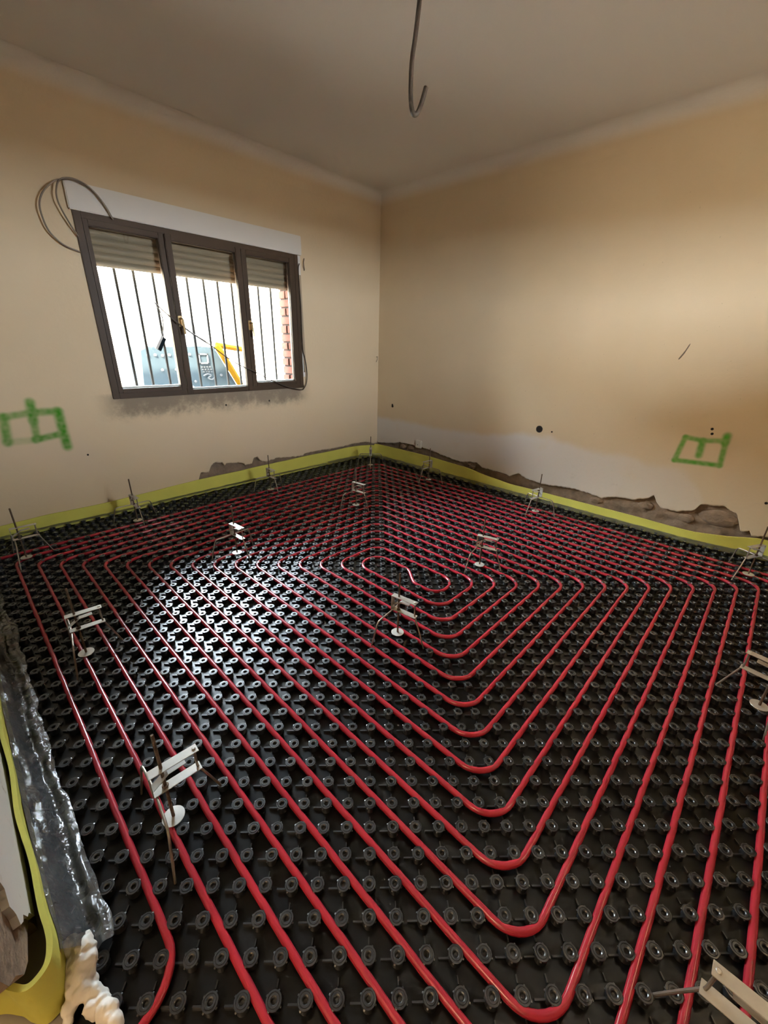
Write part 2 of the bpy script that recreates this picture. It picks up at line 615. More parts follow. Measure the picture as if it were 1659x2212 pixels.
def rough_sheet(name, t0, t1, z0, z1, to_xyz, mat, parent, amp=0.012, step=0.016):
    ts = np.arange(t0, t1 + step, step)
    zs = np.arange(z0, z1 + step, step)
    v = []
    for t in ts:
        for z in zs:
            n = noise.noise(Vector((t * 14, z * 22, 3.3))) + 0.6 * noise.noise(Vector((t * 42, z * 50, 7.1)))
            v.append(to_xyz(t, z, -amp * n))
    a, b_ = len(ts), len(zs)
    i = np.arange(a - 1)[:, None] * b_
    k = np.arange(b_ - 1)[None, :]
    F = np.stack([i + k, i + b_ + k, i + b_ + k + 1, i + k + 1], -1).reshape(-1, 4)
    return mesh_np(name, v, F, mat, parent, smooth=True)


# bare masonry behind the plaster
rough_sheet('masonry', -0.2, YB, -0.1, 0.34, lambda t, z, d: (XR - 0.026 + d, t, z), 'masonry', wall_right)
mb = MB()
mb.box(XR - 0.26, XR - 0.02, -0.2, YB, 0.32, ZC + 0.1)
mb.build('wall_core', 'masonry', wall_right)
rough_sheet('masonry', XR - 0.2, XL, -0.1, 0.34, lambda t, z, d: (t, -0.030 - d, z), 'masonry', wall_left)
mb = MB()
mb.box(XR - 0.2, WX0 + 0.0, -0.2, -0.02, 0.32, ZC + 0.1)
mb.box(WX1, XL + 0.2, -0.2, -0.02, 0.32, ZC + 0.1)
mb.box(WX0, WX1, -0.2, -0.02, 0.32, WZ0 - 0.002)
mb.box(WX0, WX1, -0.2, -0.02, WZ1 + 0.002, ZC + 0.1)
mb.build('wall_core', 'render', wall_left)
# stones still bedded in the hacked foot of the right wall
for y, z, sx, sz in [(3.02, 0.15, 0.10, 0.055), (2.86, 0.10, 0.05, 0.03), (2.62, 0.12, 0.05, 0.03), (2.3, 0.07, 0.05, 0.025), (1.2, 0.10, 0.05, 0.03),
                     (0.36, 0.135, 0.05, 0.03), (0.47, 0.14, 0.045, 0.028)]:
    bm = bmesh.new()
    bmesh.ops.create_icosphere(bm, subdivisions=2, radius=1.0)
    for q in bm.verts:
        n = 1 + 0.25 * noise.noise(q.co * 2 + Vector((y * 9, z * 7, 0)))
        q.co = Vector((XR - 0.022 + q.co.x * 0.014 * n, y + q.co.y * sx * n, z + q.co.z * sz * n))
    me = bpy.data.meshes.new('stone')
    bm.to_mesh(me)
    bm.free()
    me.materials.append(M['masonry'])
    link(bpy.data.objects.new('stone', me), wall_right)

# wall beside the camera, ending at the doorway, with a broken lower corner
DOOR_Y0, DOOR_Y1, DOOR_Z = 2.64, 3.45, 2.06
mb = MB()
corner = [(0.0, 0.06), (0.6, 0.065), (1.2, 0.06), (1.7, 0.065), (2.1, 0.06), (2.339, 0.075), (2.350, 0.10), (2.364, 0.126), (2.380, 0.14), (2.397, 0.175), (2.414, 0.182),
          (2.435, 0.207), (2.428, 0.225), (2.430, 0.24), (2.437, 0.265), (2.414, 0.28), (2.417, 0.303), (2.440, 0.33), (2.445, 0.37), (2.48, 0.41), (2.49, 0.46), (2.54, 0.50),
          (2.56, 0.58), (DOOR_Y0, 0.66), (DOOR_Y0, ZC), (0.0, ZC)]
mb.prism(corner, XL, XL + 0.012, 'X')
wall_side = mb.build('wall_side', 'plaster_side')
tag(wall_side, 'greyish plaster wall beside the doorway with a broken lower corner', kind='structure')
mb = MB()
mb.prism([(-0.2, -0.05), (2.30, -0.05), (2.32, 0.03), (2.335, 0.065), (2.37, 0.095), (2.42, 0.120), (2.45, 0.135), (2.491, 0.175), (2.52, 0.23), (2.558, 0.277), (2.575, 0.33), (2.614, 0.374), (2.63, 0.5),
          (DOOR_Y0 - 0.005, 0.6), (DOOR_Y0 - 0.005, ZC), (-0.2, ZC)], XL + 0.010, XL + 0.14, 'X')
mb.build('masonry', 'masonry', wall_side)
mb = MB()
mb.box(XL, XL + 0.14, DOOR_Y0, DOOR_Y1, DOOR_Z, ZC)
mb.box(XL, XL + 0.14, DOOR_Y1, YB + 0.15, -0.1, ZC)
mb.build('lintel_and_pier', 'plaster_side', wall_side)
mb = MB()
RW = (1.15, 1.65, 1.30, 1.80)
mb.box(XR - 0.2, RW[0], YB, YB + 0.15, -0.1, ZC)
mb.box(RW[1], XL + 0.14, YB, YB + 0.15, -0.1, ZC)
mb.box(RW[0], RW[1], YB, YB + 0.15, -0.1, RW[2])
mb.box(RW[0], RW[1], YB, YB + 0.15, RW[3], ZC)
tag(mb.build('wall_rear', 'plaster_side'), 'plain plaster wall behind the camera', kind='structure')

mb = MB()
mb.box(XR - 0.26, XL + 0.2, -0.2, YB + 0.15, ZC, ZC + 0.12)
ceiling = tag(mb.build('ceiling', 'ceiling'), 'off-white painted ceiling', kind='structure')


def cove(name, pts, r=0.13):
    """concave quarter round between wall and ceiling"""
    v, f = [], []
    seg = 10
    for (x, y, nx, ny) in pts:
        for k in range(seg + 1):
            a = math.pi / 2 * k / seg
            off = r * (1 - math.cos(a))
            v.append((x + nx * (off + 0.001), y + ny * (off + 0.001), ZC - r + r * math.sin(a) - 0.001))
    for i in range(len(pts) - 1):
        for k in range(seg):
            a = i * (seg + 1) + k
            f.append((a, a + seg + 1, a + seg + 2, a + 1))
    return mesh_np(name, v, f, 'cove', None, True)


tag(cove('trim_1', [(XR, 0.0, 0, 1), (XL, 0.0, 0, 1)]), 'rounded plaster cove between window wall and ceiling', kind='structure')
tag(cove('trim_2', [(XR, YB, 1, 0), (XR, 0.0, 1, 0)]), 'rounded plaster cove above the right wall', kind='structure')

# hallway behind the doorway with a warm bulb
mb = MB()
mb.box(XL + 0.14, 4.9, 1.7, 4.4, -0.12, -0.02)
tag(mb.build('floor_hall', 'concrete'), 'bare concrete hallway floor outside the doorway', kind='structure')
mb = MB()
mb.box(4.9, 5.0, 1.6, 4.5, -0.1, ZC)
mb.box(XL + 0.14, 4.9, 1.6, 1.7, -0.1, ZC)
mb.box(XL + 0.14, 4.9, 4.4, 4.5, -0.1, ZC)
tag(mb.build('wall_hall', 'plaster_side'), 'plaster hallway wall outside the doorway', kind='structure')
mb = MB()
mb.box(XL + 0.14, 5.0, 1.6, 4.5, ZC, ZC + 0.1)
tag(mb.build('ceiling_hall', 'ceiling'), 'white hallway ceiling outside the doorway', kind='structure')
light('hall_bulb', 'POINT', (4.15, 2.95, 1.85), 20.0, (1.0, 0.72, 0.44), shadow_soft_size=0.12)

# ------------------------------------------------------------------ nubbed floor
S2 = 0.04                       # half the pipe spacing
OX, OY = 2.145, 2.225           # lattice origin in the room
NT = 0.017                      # nub top
SZ = -0.005                     # level of the sheet between the nubs
FX0, FX1, FY0, FY1 = 0.012, 3.150, 0.020, 3.95


def sheet_grid():
    v = [(-0.13, 0, SZ), (XL, 0, SZ), (XL, YB, SZ), (-0.13, YB, SZ)]
    return v, [(0, 1, 2, 3)]


floor = mesh_np('floor', *sheet_grid(), 'plastic')
tag(floor, 'black plastic underfloor-heating panel studded with round nubs', kind='structure')
mb = MB()
mb.box(-0.2, XL + 0.16, -0.2, YB, -0.15, -0.006)
tag(mb.build('floor_slab', 'concrete'), 'concrete slab under the heating panel', kind='structure')

PROF = [(0.0130, SZ), (0.0122, 0.0), (0.0113, 0.0105), (0.0116, 0.0128), (0.0143, 0.0142), (0.0145, 0.0160), (0.0140, 0.0168), (0.0113, 0.0169),
        (0.0110, 0.0161), (0.0103, 0.0161), (0.0099, 0.0171), (0.0068, 0.0171), (0.0050, 0.0155), (0.0038, 0.0100)]


def nub_arrays(seg, prof):
    v, f = [], []
    for r, z in prof:
        for k in range(seg):
            a = 2 * math.pi * (k + 0.5) / seg
            v.append((r * math.cos(a), r * math.sin(a), z))
    for i in range(len(prof) - 1):
        for k in range(seg):
            k2 = (k + 1) % seg
            f.append((i * seg + k, i * seg + k2, (i + 1) * seg + k2, (i + 1) * seg + k))
    c = len(v)
    v.append((0, 0, prof[-1][1] - 0.0006))
    for k in range(seg):
        f.append(((len(prof) - 1) * seg + k, (len(prof) - 1) * seg + (k + 1) % seg, c, c))
    # gripping lugs under the lip, and the low ribs moulded on the sheet beside each nub
    for q in range(4):
        a = math.pi / 2 * q + 0.30
        ca, sa = math.cos(a), math.sin(a)
        k = len(v)
        for rr, ww, zz in ((0.0130, 0.0022, 0.0125), (0.0130, 0.0022, 0.0162), (0.0166, 0.0013, 0.0150), (0.0166, 0.0013, 0.0138)):
            for s_ in (-1, 1):
                v.append((rr * ca - s_ * ww * sa, rr * sa + s_ * ww * ca, zz))
        f += [(k + 2, k + 3, k + 5, k + 4), (k + 4, k + 5, k + 7, k + 6), (k + 6, k + 7, k + 1, k), (k + 2, k + 4, k + 6, k), (k + 3, k + 1, k + 7, k + 5)]

    def rib(cx, cy, dx, dy, ln, wd, ht):
        k = len(v)
        px, py = -dy, dx
        for z in (SZ, SZ + ht):
            for a_, b_ in ((-1, -1), (1, -1), (1, 1), (-1, 1)):
                v.append((cx + dx * ln * a_ + px * wd * b_, cy + dy * ln * a_ + py * wd * b_, z))
        f.extend([(k + 4, k + 5, k + 6, k + 7), (k, k + 1, k + 5, k + 4), (k + 1, k + 2, k + 6, k + 5), (k + 2, k + 3, k + 7, k + 6), (k + 3, k, k + 4, k + 7)])
    h = math.sqrt(0.5)
    d = S2 * math.sqrt(2)
    # lattice row direction i = (-1, 1), column direction j = (1, 1)
    rib(h * d * 0.40, -h * d * 0.40, -h, h, 0.0105, 0.0016, 0.0055)
    rib(h * d * 0.52, h * d * 0.52, h, h, 0.0060, 0.0013, 0.0050)
    return np.array(v), f


nodes_ij = []
for xi in range(-56, 46):
    for yi in range(-58, 46):
        if (xi + yi) % 2:
            continue
        x, y = OX + xi * S2, OY + yi * S2
        if FX0 + 0.012 < x < FX1 - 0.016 and FY0 + 0.014 < y < FY1:
            nodes_ij.append((x, y))
nodes_ij = np.array(nodes_ij)
rel = np.c_[nodes_ij, np.full(len(nodes_ij), NT)] - np.array(CAM)
dep = rel @ np.array(FWD)
u_ = 875.177 * (rel @ np.array(RIGHT)) / dep + 829.5
v_ = 875.177 * (rel @ np.array(DOWN)) / dep + 1106
inview = (dep > 0.1) & (u_ > -10) & (u_ < 1669) & (v_ > 0) & (v_ < 2222)
order = np.argsort(np.where(inview, dep, 1e9))[:300]
near = np.zeros(len(nodes_ij), bool)
near[order] = True
keep = (dep > -0.4)
nv, nf = nub_arrays(18, PROF)
nub0 = None
nub_mesh = None
for x, y in nodes_ij[near]:
    if nub_mesh is None:
        fc_ = [tuple(dict.fromkeys(q)) for q in nf]
        nub0 = mesh_np('nub', nv, fc_, 'nub', floor, True)
        nub_mesh = nub0.data
        nub_mesh.set_sharp_from_angle(angle=math.radians(32))
        o = nub0
    else:
        o = link(bpy.data.objects.new('nub', nub_mesh), floor)
    o.location = (x, y, 0)
fv, ff = nub_arrays(12, [PROF[i] for i in (0, 2, 4, 5, 6, 7, 8, 10, 11, 13)])
ff = np.array([q if len(q) == 4 else q + (q[-1],) for q in ff])
far_pts = nodes_ij[(~near) & keep]
tri_pts = np.c_[far_pts, np.zeros(len(far_pts))]
V = (fv[None] + tri_pts[:, None]).reshape(-1, 3)
tris = []
for q in ff.tolist():
    if q[2] == q[3]:
        tris.append(q[:3])
    else:
        tris.append([q[0], q[1], q[2]])
        tris.append([q[0], q[2], q[3]])
tris = np.array(tris)
F = (tris[None] + (np.arange(len(far_pts)) * len(fv))[:, None, None]).reshape(-1, 3)
nf_o = mesh_np('nub_field', V, F, 'nub', floor, True)
nf_o.data.set_sharp_from_angle(angle=math.radians(32))
tag(nf_o, kind='stuff')

# ------------------------------------------------------------------ red heating pipe, one double spiral
PR = 0.0083
PZ = 0.0092


def lat(x, y):
    return (OX + x * S2, OY + y * S2)


p2 = [(-12.5, -1.5), (-16.5, -1.5)]            # outward from the centre, even rings
k = 0
while True:
    A, B, C_, D = -15.5 - 2 * k, -16.5 - 2 * k, -8.5 + 2 * k, 2.5 + 2 * k
    p2.append((B, A))
    if k == 16:
        break
    p2 += [(C_, A), (C_, D), (B - 4, D)]
    k += 2
p2 += [(24.6, -47.5)]
p1 = [(-14.5, -13.5), (-10.5, -13.5), (-10.5, 0.5), (-18.5, 0.5)]
k = 1
while True:
    A, B, C_, D = -15.5 - 2 * k, -16.5 - 2 * k, -8.5 + 2 * k, 2.5 + 2 * k
    p1.append((B, A))
    p1.append((C_, A))
    if k == 15:
        break
    p1 += [(C_, D), (B - 4, D)]
    k += 2
p1 += [(21.5, 8.9), (27.5, 10.9)]


def fillet(pts, R=2.0):
    out_ = [np.array(pts[0], float)]
    for i in range(1, len(pts) - 1):
        a, c, b_ = (np.array(q, float) for q in pts[i - 1:i + 2])
        u1, u2 = (a - c) / np.linalg.norm(a - c), (b_ - c) / np.linalg.norm(b_ - c)
        cosv = float(np.clip(u1 @ u2, -1, 1))
        half = math.acos(cosv) / 2
        t = R / math.tan(half)
        t = min(t, np.linalg.norm(a - c) * 0.5 + 1e-6, np.linalg.norm(b_ - c) * 0.5 + 1e-6)
        Rr = t * math.tan(half)
        s_, e_ = c + u1 * t, c + u2 * t
        mid = (u1 + u2) / np.linalg.norm(u1 + u2)
        ctr = c + mid * (Rr / math.sin(half))
        a0 = math.atan2(*(s_ - ctr)[::-1])
        a1 = math.atan2(*(e_ - ctr)[::-1])
        da = (a1 - a0 + math.pi) % (2 * math.pi) - math.pi
        n = max(3, int(abs(da) / 0.16))
        for q in range(n + 1):
            w = a0 + da * q / n
            out_.append(ctr + Rr * np.array([math.cos(w), math.sin(w)]))
    out_.append(np.array(pts[-1], float))
    return out_


s_link = []
for q in range(1, 12):
    t = q / 12
    sm = t * t * (3 - 2 * t)
    s_link.append((-12.5 - 2.0 * sm, -4.6 - 3.6 * t))
half2 = fillet([(-12.5, -4.6)] + p2)
half1 = fillet([(-14.5, -8.2)] + p1)
line = half2[::-1] + [np.array(q) for q in s_link] + half1
dense = []
for a, b_ in zip(line[:-1], line[1:]):
    n = max(1, int(np.linalg.norm(b_ - a) / 1.0))
    for q in range(n):
        dense.append(a + (b_ - a) * q / n)
dense.append(line[-1])
path = []
for q, c in enumerate(dense):
    x, y = lat(*c)
    w = 0.0011 * noise.noise(Vector((x * 9, y * 9, 0.3)))
    path.append((x + w, y + 0.0011 * noise.noise(Vector((x * 9, y * 9, 5.3))), PZ + 0.0006 * noise.noise(Vector((x * 14, y * 14, 9)))))
pv, pf = tube_arrays(path, PR, 10)
pipe = mesh_np('heating_pipe', pv, pf, 'pipe', None, True)
tag(pipe, 'long red plastic heating pipe laid in a double spiral between the nubs', 'pipe')


# ------------------------------------------------------------------ yellow edge strip with clear film skirt
def ribbon(name, path2d, hfun, thick, mat, parent, rows=6, lean=0.0):
    """upright band of foam following a floor path, with thickness"""
    P = np.array(path2d, float)
    T = np.gradient(P, axis=0)
    T /= np.linalg.norm(T, axis=1)[:, None]
    Nn = np.c_[-T[:, 1], T[:, 0]]
    s = np.r_[0, np.cumsum(np.linalg.norm(np.diff(P, axis=0), axis=1))]
    v, f = [], []
    R2 = rows + 1
    for i in range(len(P)):
        h = hfun(P[i], s[i])
        ring = []
        for side in (0, 1):
            for r in range(R2):
                t = r / rows if side == 0 else 1 - r / rows
                off = (thick / 2 if side == 0 else -thick / 2)
                w = 0.004 * noise.noise(Vector((s[i] * 7, t * 2, 1))) * t + lean * t
                p = P[i] + Nn[i] * (off + w)
                ring.append((p[0], p[1], h * t))
        v += ring
    W = 2 * R2
    for i in range(len(P) - 1):
        for r in range(W):
            r2 = (r + 1) % W
            f.append((i * W + r, (i + 1) * W + r, (i + 1) * W + r2, i * W + r2))
    f.append(tuple(range(W)))
    f.append(tuple(reversed(range((len(P) - 1) * W, len(P) * W))))
    o = mesh_np(name, v, f, mat, parent, True)
    o.data.set_sharp_from_angle(angle=math.radians(55))
    return o


def spl(pts, n=14):
    return [(q.x, q.y) for q in smooth_path([(a, b_, 0) for a, b_ in pts], n)]


path_far = spl([(-0.02, 3.95), (-0.035, 3.6), (-0.03, 3.28), (0.02, 3.0), (0.03, 2.75), (0.025, 2.1), (0.012, 1.4), (0.008, 0.7), (0.010, 0.30), (0.035, 0.12),
                (0.14, 0.045), (0.32, 0.022), (0.6, 0.014), (1.0, 0.010), (1.5, 0.012), (1.9, 0.018), (2.4, 0.038), (2.8, 0.034), (3.10, 0.030)], 20)
HR = ([0.3, 0.7, 0.95, 1.25, 1.45, 1.67, 2.0, 2.39, 2.94, 3.1, 3.23, 4.0], [0.150, 0.150, 0.145, 0.132, 0.105, 0.086, 0.088, 0.088, 0.084, 0.100, 0.125, 0.125])
HL = ([0.0, 0.3, 0.93, 1.4, 1.82, 2.2, 2.41, 2.79, 3.0, 3.2], [0.135, 0.135, 0.130, 0.122, 0.118, 0.104, 0.098, 0.096, 0.088, 0.085])


def h_far(p, s):
    w = 0.0035 * noise.noise(Vector((s * 4, 0, 3)))
    if p[0] < 0.15 and p[1] > 0.12:
        return float(np.interp(p[1], *HR)) + w
    return float(np.interp(p[0], *HL)) + w


es = empty('edge_strip', (0, 0, 0))
tag(es, 'yellow foam edge strip along the window wall and the right wall', 'edge strip', 'foam edge strips')
ribbon('foam_band', path_far, h_far, 0.009, 'foam', es, lean=0.0)

path_side = spl([(3.135, 0.05), (3.150, 0.4), (3.157, 1.0), (3.159, 1.7), (3.160, 2.08), (3.158, 2.245), (3.155, 2.355), (3.151, 2.408), (3.153, 2.441),
                 (3.164, 2.469), (3.188, 2.478), (3.205, 2.460), (3.220, 2.433), (3.255, 2.40), (3.33, 2.385), (3.42, 2.38)], 16)


def h_side(p, s):
    return 0.120 + 0.006 * noise.noise(Vector((s * 2.2, 3, 8))) - (0.02 if p[1] < 0.6 else 0)


es2 = empty('edge_strip', (0, 0, 0))
tag(es2, 'yellow-green foam edge strip curling around the corner of the doorway', 'edge strip', 'foam edge strips')
ribbon('foam_band', path_side, h_side, 0.009, 'foam', es2, rows=8)


def skirt(name, path2d, width, z_in, parent, sgn, seed, amp=0.006, rows=12, fold=0.0):
    P = np.array(path2d, float)
    # resample
    s = np.r_[0, np.cumsum(np.linalg.norm(np.diff(P, axis=0), axis=1))]
    n = int(s[-1] / 0.010)
    ss = np.linspace(0, s[-1], n)
    P = np.c_[np.interp(ss, s, P[:, 0]), np.interp(ss, s, P[:, 1])]
    T = np.gradient(P, axis=0)
    T /= np.linalg.norm(T, axis=1)[:, None]
    Nn = np.c_[-T[:, 1], T[:, 0]] * sgn
    v = []
    for i in range(n):
        wd = width(P[i]) * (1 + 0.22 * noise.noise(Vector((ss[i] * 5, seed, 0))) + 0.10 * noise.noise(Vector((ss[i] * 21, seed, 1))))
        for r in range(rows + 1):
            t = r / rows
            p = P[i] + Nn[i] * (0.006 + wd * t)
            z = NT + 0.003 + (z_in(P[i]) - NT) * (1 - t) ** 2.2
            z += amp * (1.15 - 0.5 * t) * (noise.noise(Vector((ss[i] * 16, t * 4, seed))) + 0.55 * noise.noise(Vector((ss[i] * 45, t * 9, seed + 4)))) + amp * 0.6
            z += fold * math.sin(t * 9 + 3 * noise.noise(Vector((ss[i] * 2.2, seed, 2)))) * t * (1 - t) * 4
            v.append((p[0], p[1], max(z, NT + 0.0012)))
    R1 = rows + 1
    i = np.arange(n - 1)[:, None] * R1
    k = np.arange(rows)[None, :]
    F = np.stack([i + k, i + R1 + k, i + R1 + k + 1, i + k + 1], -1).reshape(-1, 4)
    return mesh_np(name, v, F, 'film', parent, True)


skirt('film_skirt', [q for q in path_far if not (q[0] > 0.6)], lambda p: 0.050, lambda p: 0.030, es, 1, 2.0, 0.004)
skirt('film_skirt', [q for q in path_far if q[0] > 0.6], lambda p: 0.026, lambda p: 0.022, es, 1, 3.0, 0.003, 8)
skirt('film_skirt', [q for q in path_side if q[1] < 2.44 and q[0] < 3.17], lambda p: 0.046 + 0.026 * min(1, p[1] / 1.2), lambda p: 0.085, es2, 1, 6.0, 0.010, 18, 0.012)

# expanding foam squeezed out beside the curl of the strip
bm_all = bmesh.new()
bead = smooth_path([(3.132, 2.418, 0.030), (3.131, 2.450, 0.034), (3.132, 2.478, 0.026), (3.127, 2.505, 0.020), (3.122, 2.525, 0.012), (3.113, 2.552, 0.016), (3.106, 2.585, 0.014)], 7)
for n_, p in enumerate(bead):
    if random.random() < 0.3:
        continue
    t = n_ / (len(bead) - 1)
    for q_ in range(2):
        rr_ = (0.0190 - 0.0085 * t) * random.uniform(0.6, 1.15)
        c_ = p + Vector((random.uniform(-1, 1), random.uniform(-1, 1), random.uniform(-0.6, 0.8))) * (0.014 - 0.007 * t)
        if 0.45 < t < 0.52:
            rr_ *= 0.7
        c_.z = max(c_.z, rr_ * 0.6)
        res = bmesh.ops.create_icosphere(bm_all, subdivisions=2, radius=1.0)
        for q in res['verts']:
            n = 1 + 0.30 * noise.noise(q.co * 2.2 + Vector((n_ * 17.3, q_ * 55.0, n_ * 3.9)))
            q.co = c_ + q.co * rr_ * n
for c_, rr_ in (((3.160, 2.496, 0.018), 0.013), ((3.150, 2.480, 0.028), 0.012), ((3.166, 2.510, 0.010), 0.009)):
    res = bmesh.ops.create_icosphere(bm_all, subdivisions=2, radius=1.0)
    for q in res['verts']:
        q.co = Vector(c_) + q.co * rr_ * (1 + 0.3 * noise.noise(q.co * 2))
me = bpy.data.meshes.new('expanding_foam')
bm_all.to_mesh(me)
bm_all.free()
me.materials.append(M['pu'])
pu = link(bpy.data.objects.new('expanding_foam', me))
rm = pu.modifiers.new('remesh', 'REMESH')
rm.mode = 'VOXEL'
rm.voxel_size = 0.0022
rm.use_smooth_shade = True
sm_ = pu.modifiers.new('smooth', 'SMOOTH')
sm_.factor = 0.5
sm_.iterations = 5
tag(pu, 'lumpy white bead of expanding foam beside the curled yellow strip', 'foam')


# ------------------------------------------------------------------ screed levelling tripods
def make_tripod():
    """bracket runs along +X from the closed end, threaded rod through it at the origin"""
    t = empty('levelling_tripod')
    ZT, ZB = 0.190, 0.128
    mb = MB()
    mb.box(-0.028, 0.082, -0.0125, 0.0125, ZT - 0.001, ZT + 0.001, 0.0006)
    mb.box(-0.028, 0.082, -0.0125, 0.0125, ZB - 0.001, ZB + 0.001, 0.0006)
    mb.box(-0.029, -0.027, -0.0125, 0.0125, ZB - 0.001, ZT + 0.001, 0.0006)
    br = mb.build('bracket', 'steel', t)
    mb = MB()
    mb.obox((-0.008, 0, 0.158), (0.82, 0, 0.57), 0.022, (0, 1, 0), 0.010, 0.0008)
    mb.obox((0.030, 0, 0.172), (1, 0, 0.05), 0.020, (0, 1, 0), 0.010, 0.0008)
    mb.build('locking_tab', 'steel', br)
    mb = MB()
    mb.lathe([(0.0045, ZT + 0.001), (0.0045, ZT + 0.003), (0.003, ZT + 0.004)], 10, (0.074, 0, 0))
    mb.build('rivet', 'steel', br)
    mb = MB()
    prof = []
    z = 0.019
    while z < 0.296:                       # shallow thread
        prof += [(0.0041, z), (0.0036, z + 0.003)]
        z += 0.006
    prof += [(0.0036, 0.2975), (0.0030, 0.2985)]
    mb.lathe(prof, 8)
    mb.build('threaded_rod', 'rod', t, smooth=False)
    mb = MB()
    mb.lathe([(0.0255, NT + 0.0009), (0.026, NT + 0.0018), (0.0255, NT + 0.0026), (0.006, NT + 0.0032)], 28)
    mb.build('foot_disc', 'steel', t, smooth=True)
    mb = MB()
    mb.lathe([(0.0075, ZB + 0.001), (0.0075, ZB + 0.0075)], 6)
    mb.build('nut', 'rod', t)
    # legs of bent wire
    def leg(pts):
        mb_ = MB()
        mb_.tube(smooth_path(pts, 6), 0.0031, 8)
        mb_.build('leg', 'wire', t, smooth=True)
    leg([(0.074, 0, ZT + 0.001), (0.074, 0, 0.16), (0.075, 0, ZB + 0.004), (0.080, 0, ZB - 0.010), (0.098, 0, 0.070), (0.116, 0, 0.020), (0.124, 0, -0.004)])
    for s_ in (-1, 1):
        leg([(-0.022, 0.002 * s_, ZB - 0.0045), (-0.024, 0.05 * s_, ZB - 0.0045), (-0.026, 0.092 * s_, ZB - 0.006), (-0.028, 0.104 * s_, ZB - 0.016),
             (-0.030, 0.109 * s_, ZB - 0.032), (-0.036, 0.120 * s_, 0.045), (-0.042, 0.131 * s_, -0.004)])
    return t


TRI = [
    (1.994, 2.224, 99, 'steel levelling tripod standing just below the inner bend of the red spiral'),
    (2.910, 2.302, 177, 'nearest levelling tripod with two pale plates, beside the clear film in the foreground'),
    (2.915, 1.482, 174, 'levelling tripod among the pipes near the film edge, second from the camera'),
    (2.128, 1.135, 95, 'levelling tripod on the brightly glinting nubs in front of the window wall'),
    (1.142, 1.044, 96, 'white-plated levelling tripod near the far corner, in front of the corner one'),
    (1.254, 2.160, 103, 'levelling tripod in the middle of the right half of the spiral'),
    (0.301, 0.340, 45, 'farthest levelling tripod, standing in the corner where the yellow strip bends'),
    (0.250, 1.022, -4, 'dark levelling tripod by the yellow strip of the right wall, nearer the corner'),
    (0.262, 2.024, -10, 'dark levelling tripod by the yellow strip below the round wall hole'),
    (1.412, 0.325, 88, 'levelling tripod at the foot of the window wall below the hacked plaster'),
    (2.374, 0.285, 92, 'levelling tripod by the yellow strip below the left end of the window'),
    (2.955, 0.420, 180, 'levelling tripod in the dark corner at the picture\'s left edge'),
    (0.285, 3.232, -28, 'levelling tripod by the yellow strip below the green mark, cut by the picture edge'),
    (1.404, 3.334, -98, 'levelling tripod at the right edge of the picture, halfway up the floor'),
    (2.412, 3.360, -91, 'levelling tripod in the bottom right corner of the picture, cut by the frame'),
]
proto = make_tripod()
parts = list(proto.children)
for n_, (x, y, yaw, lab) in enumerate(TRI):
    if n_ == 0:
        o = proto
    else:
        o = proto.copy()
        COL.objects.link(o)
        for ch in parts:
            c = ch.copy()
            COL.objects.link(c)
            c.parent = o
            for g in ch.children:
                d_ = g.copy()
                COL.objects.link(d_)
                d_.parent = c
    o.location = (x, y, 0)
    o.rotation_euler = (0, 0, math.radians(yaw))
    tag(o, lab, 'tripod', 'levelling tripods on the floor')

# ------------------------------------------------------------------ window
mb = MB()
FW = 0.036
for (a, b_, c, d_) in [(0.815, 0.815 + FW, 0.75, 1.76), (2.292 - FW, 2.292, 0.75, 1.76), (0.815 + FW, 2.292 - FW, 0.75, 0.75 + FW), (0.815 + FW, 2.292 - FW, 1.76 - FW, 1.76)]:
    mb.box(a, b_, -0.055, 0.012, c, d_, 0.003)
win = mb.build('window_1', 'bronze')
tag(win, 'dark bronze aluminium window of three sashes with a half-lowered shutter', kind='structure')
SASH = [(1.826, 2.258, 1.861, 2.228, 0.811, 0.006), (1.310, 1.826, 1.354, 1.786, 0.786, 0.016), (0.850, 1.310, 0.900, 1.265, 0.811, 0.006)]
for n_, (s0, s1, g0, g1, gz, yo) in enumerate(SASH):
    zt, zb, gt = 1.728, gz - 0.030, 1.695
    mb = MB()
    mb.box(s0 + 0.001, g0, -0.040 + yo, yo + 0.006, zb, zt, 0.004)
    mb.box(g1, s1 - 0.001, -0.040 + yo, yo + 0.006, zb, zt, 0.004)
    mb.box(g0 - 0.003, g1 + 0.003, -0.040 + yo, yo + 0.005, zb, gz, 0.004)
    mb.box(g0 - 0.003, g1 + 0.003, -0.040 + yo, yo + 0.005, gt, zt, 0.004)
    sash = mb.build('sash', 'bronze', win)
    mb = MB()
    mb.box(g0 - 0.005, g1 + 0.005, -0.021 + yo, -0.017 + yo, gz - 0.005, gt + 0.005)
    mb.build('pane', 'glass', sash)
    mb = MB()                                      # pale glazing bead along the foot of the glass
    mb.box(g0, g1, -0.040 + yo, -0.026 + yo, gz - 0.001, gz + 0.010, 0.002)
    mb.build('glazing_bead', 'white', sash)
    if n_ in (1, 2):
        hx = 1.806 if n_ == 1 else 1.287
        mb = MB()
        mb.box(hx - 0.013, hx + 0.013, yo + 0.006, yo + 0.014, 1.195, 1.262, 0.003)
        mb.tube(smooth_path([(hx, yo + 0.012, 1.245), (hx, yo + 0.045, 1.244), (hx - 0.001, yo + 0.050, 1.225), (hx - 0.004, yo + 0.050, 1.150)], 6), 0.007, 8)
        mb.build('handle', 'brass', sash, smooth=True)

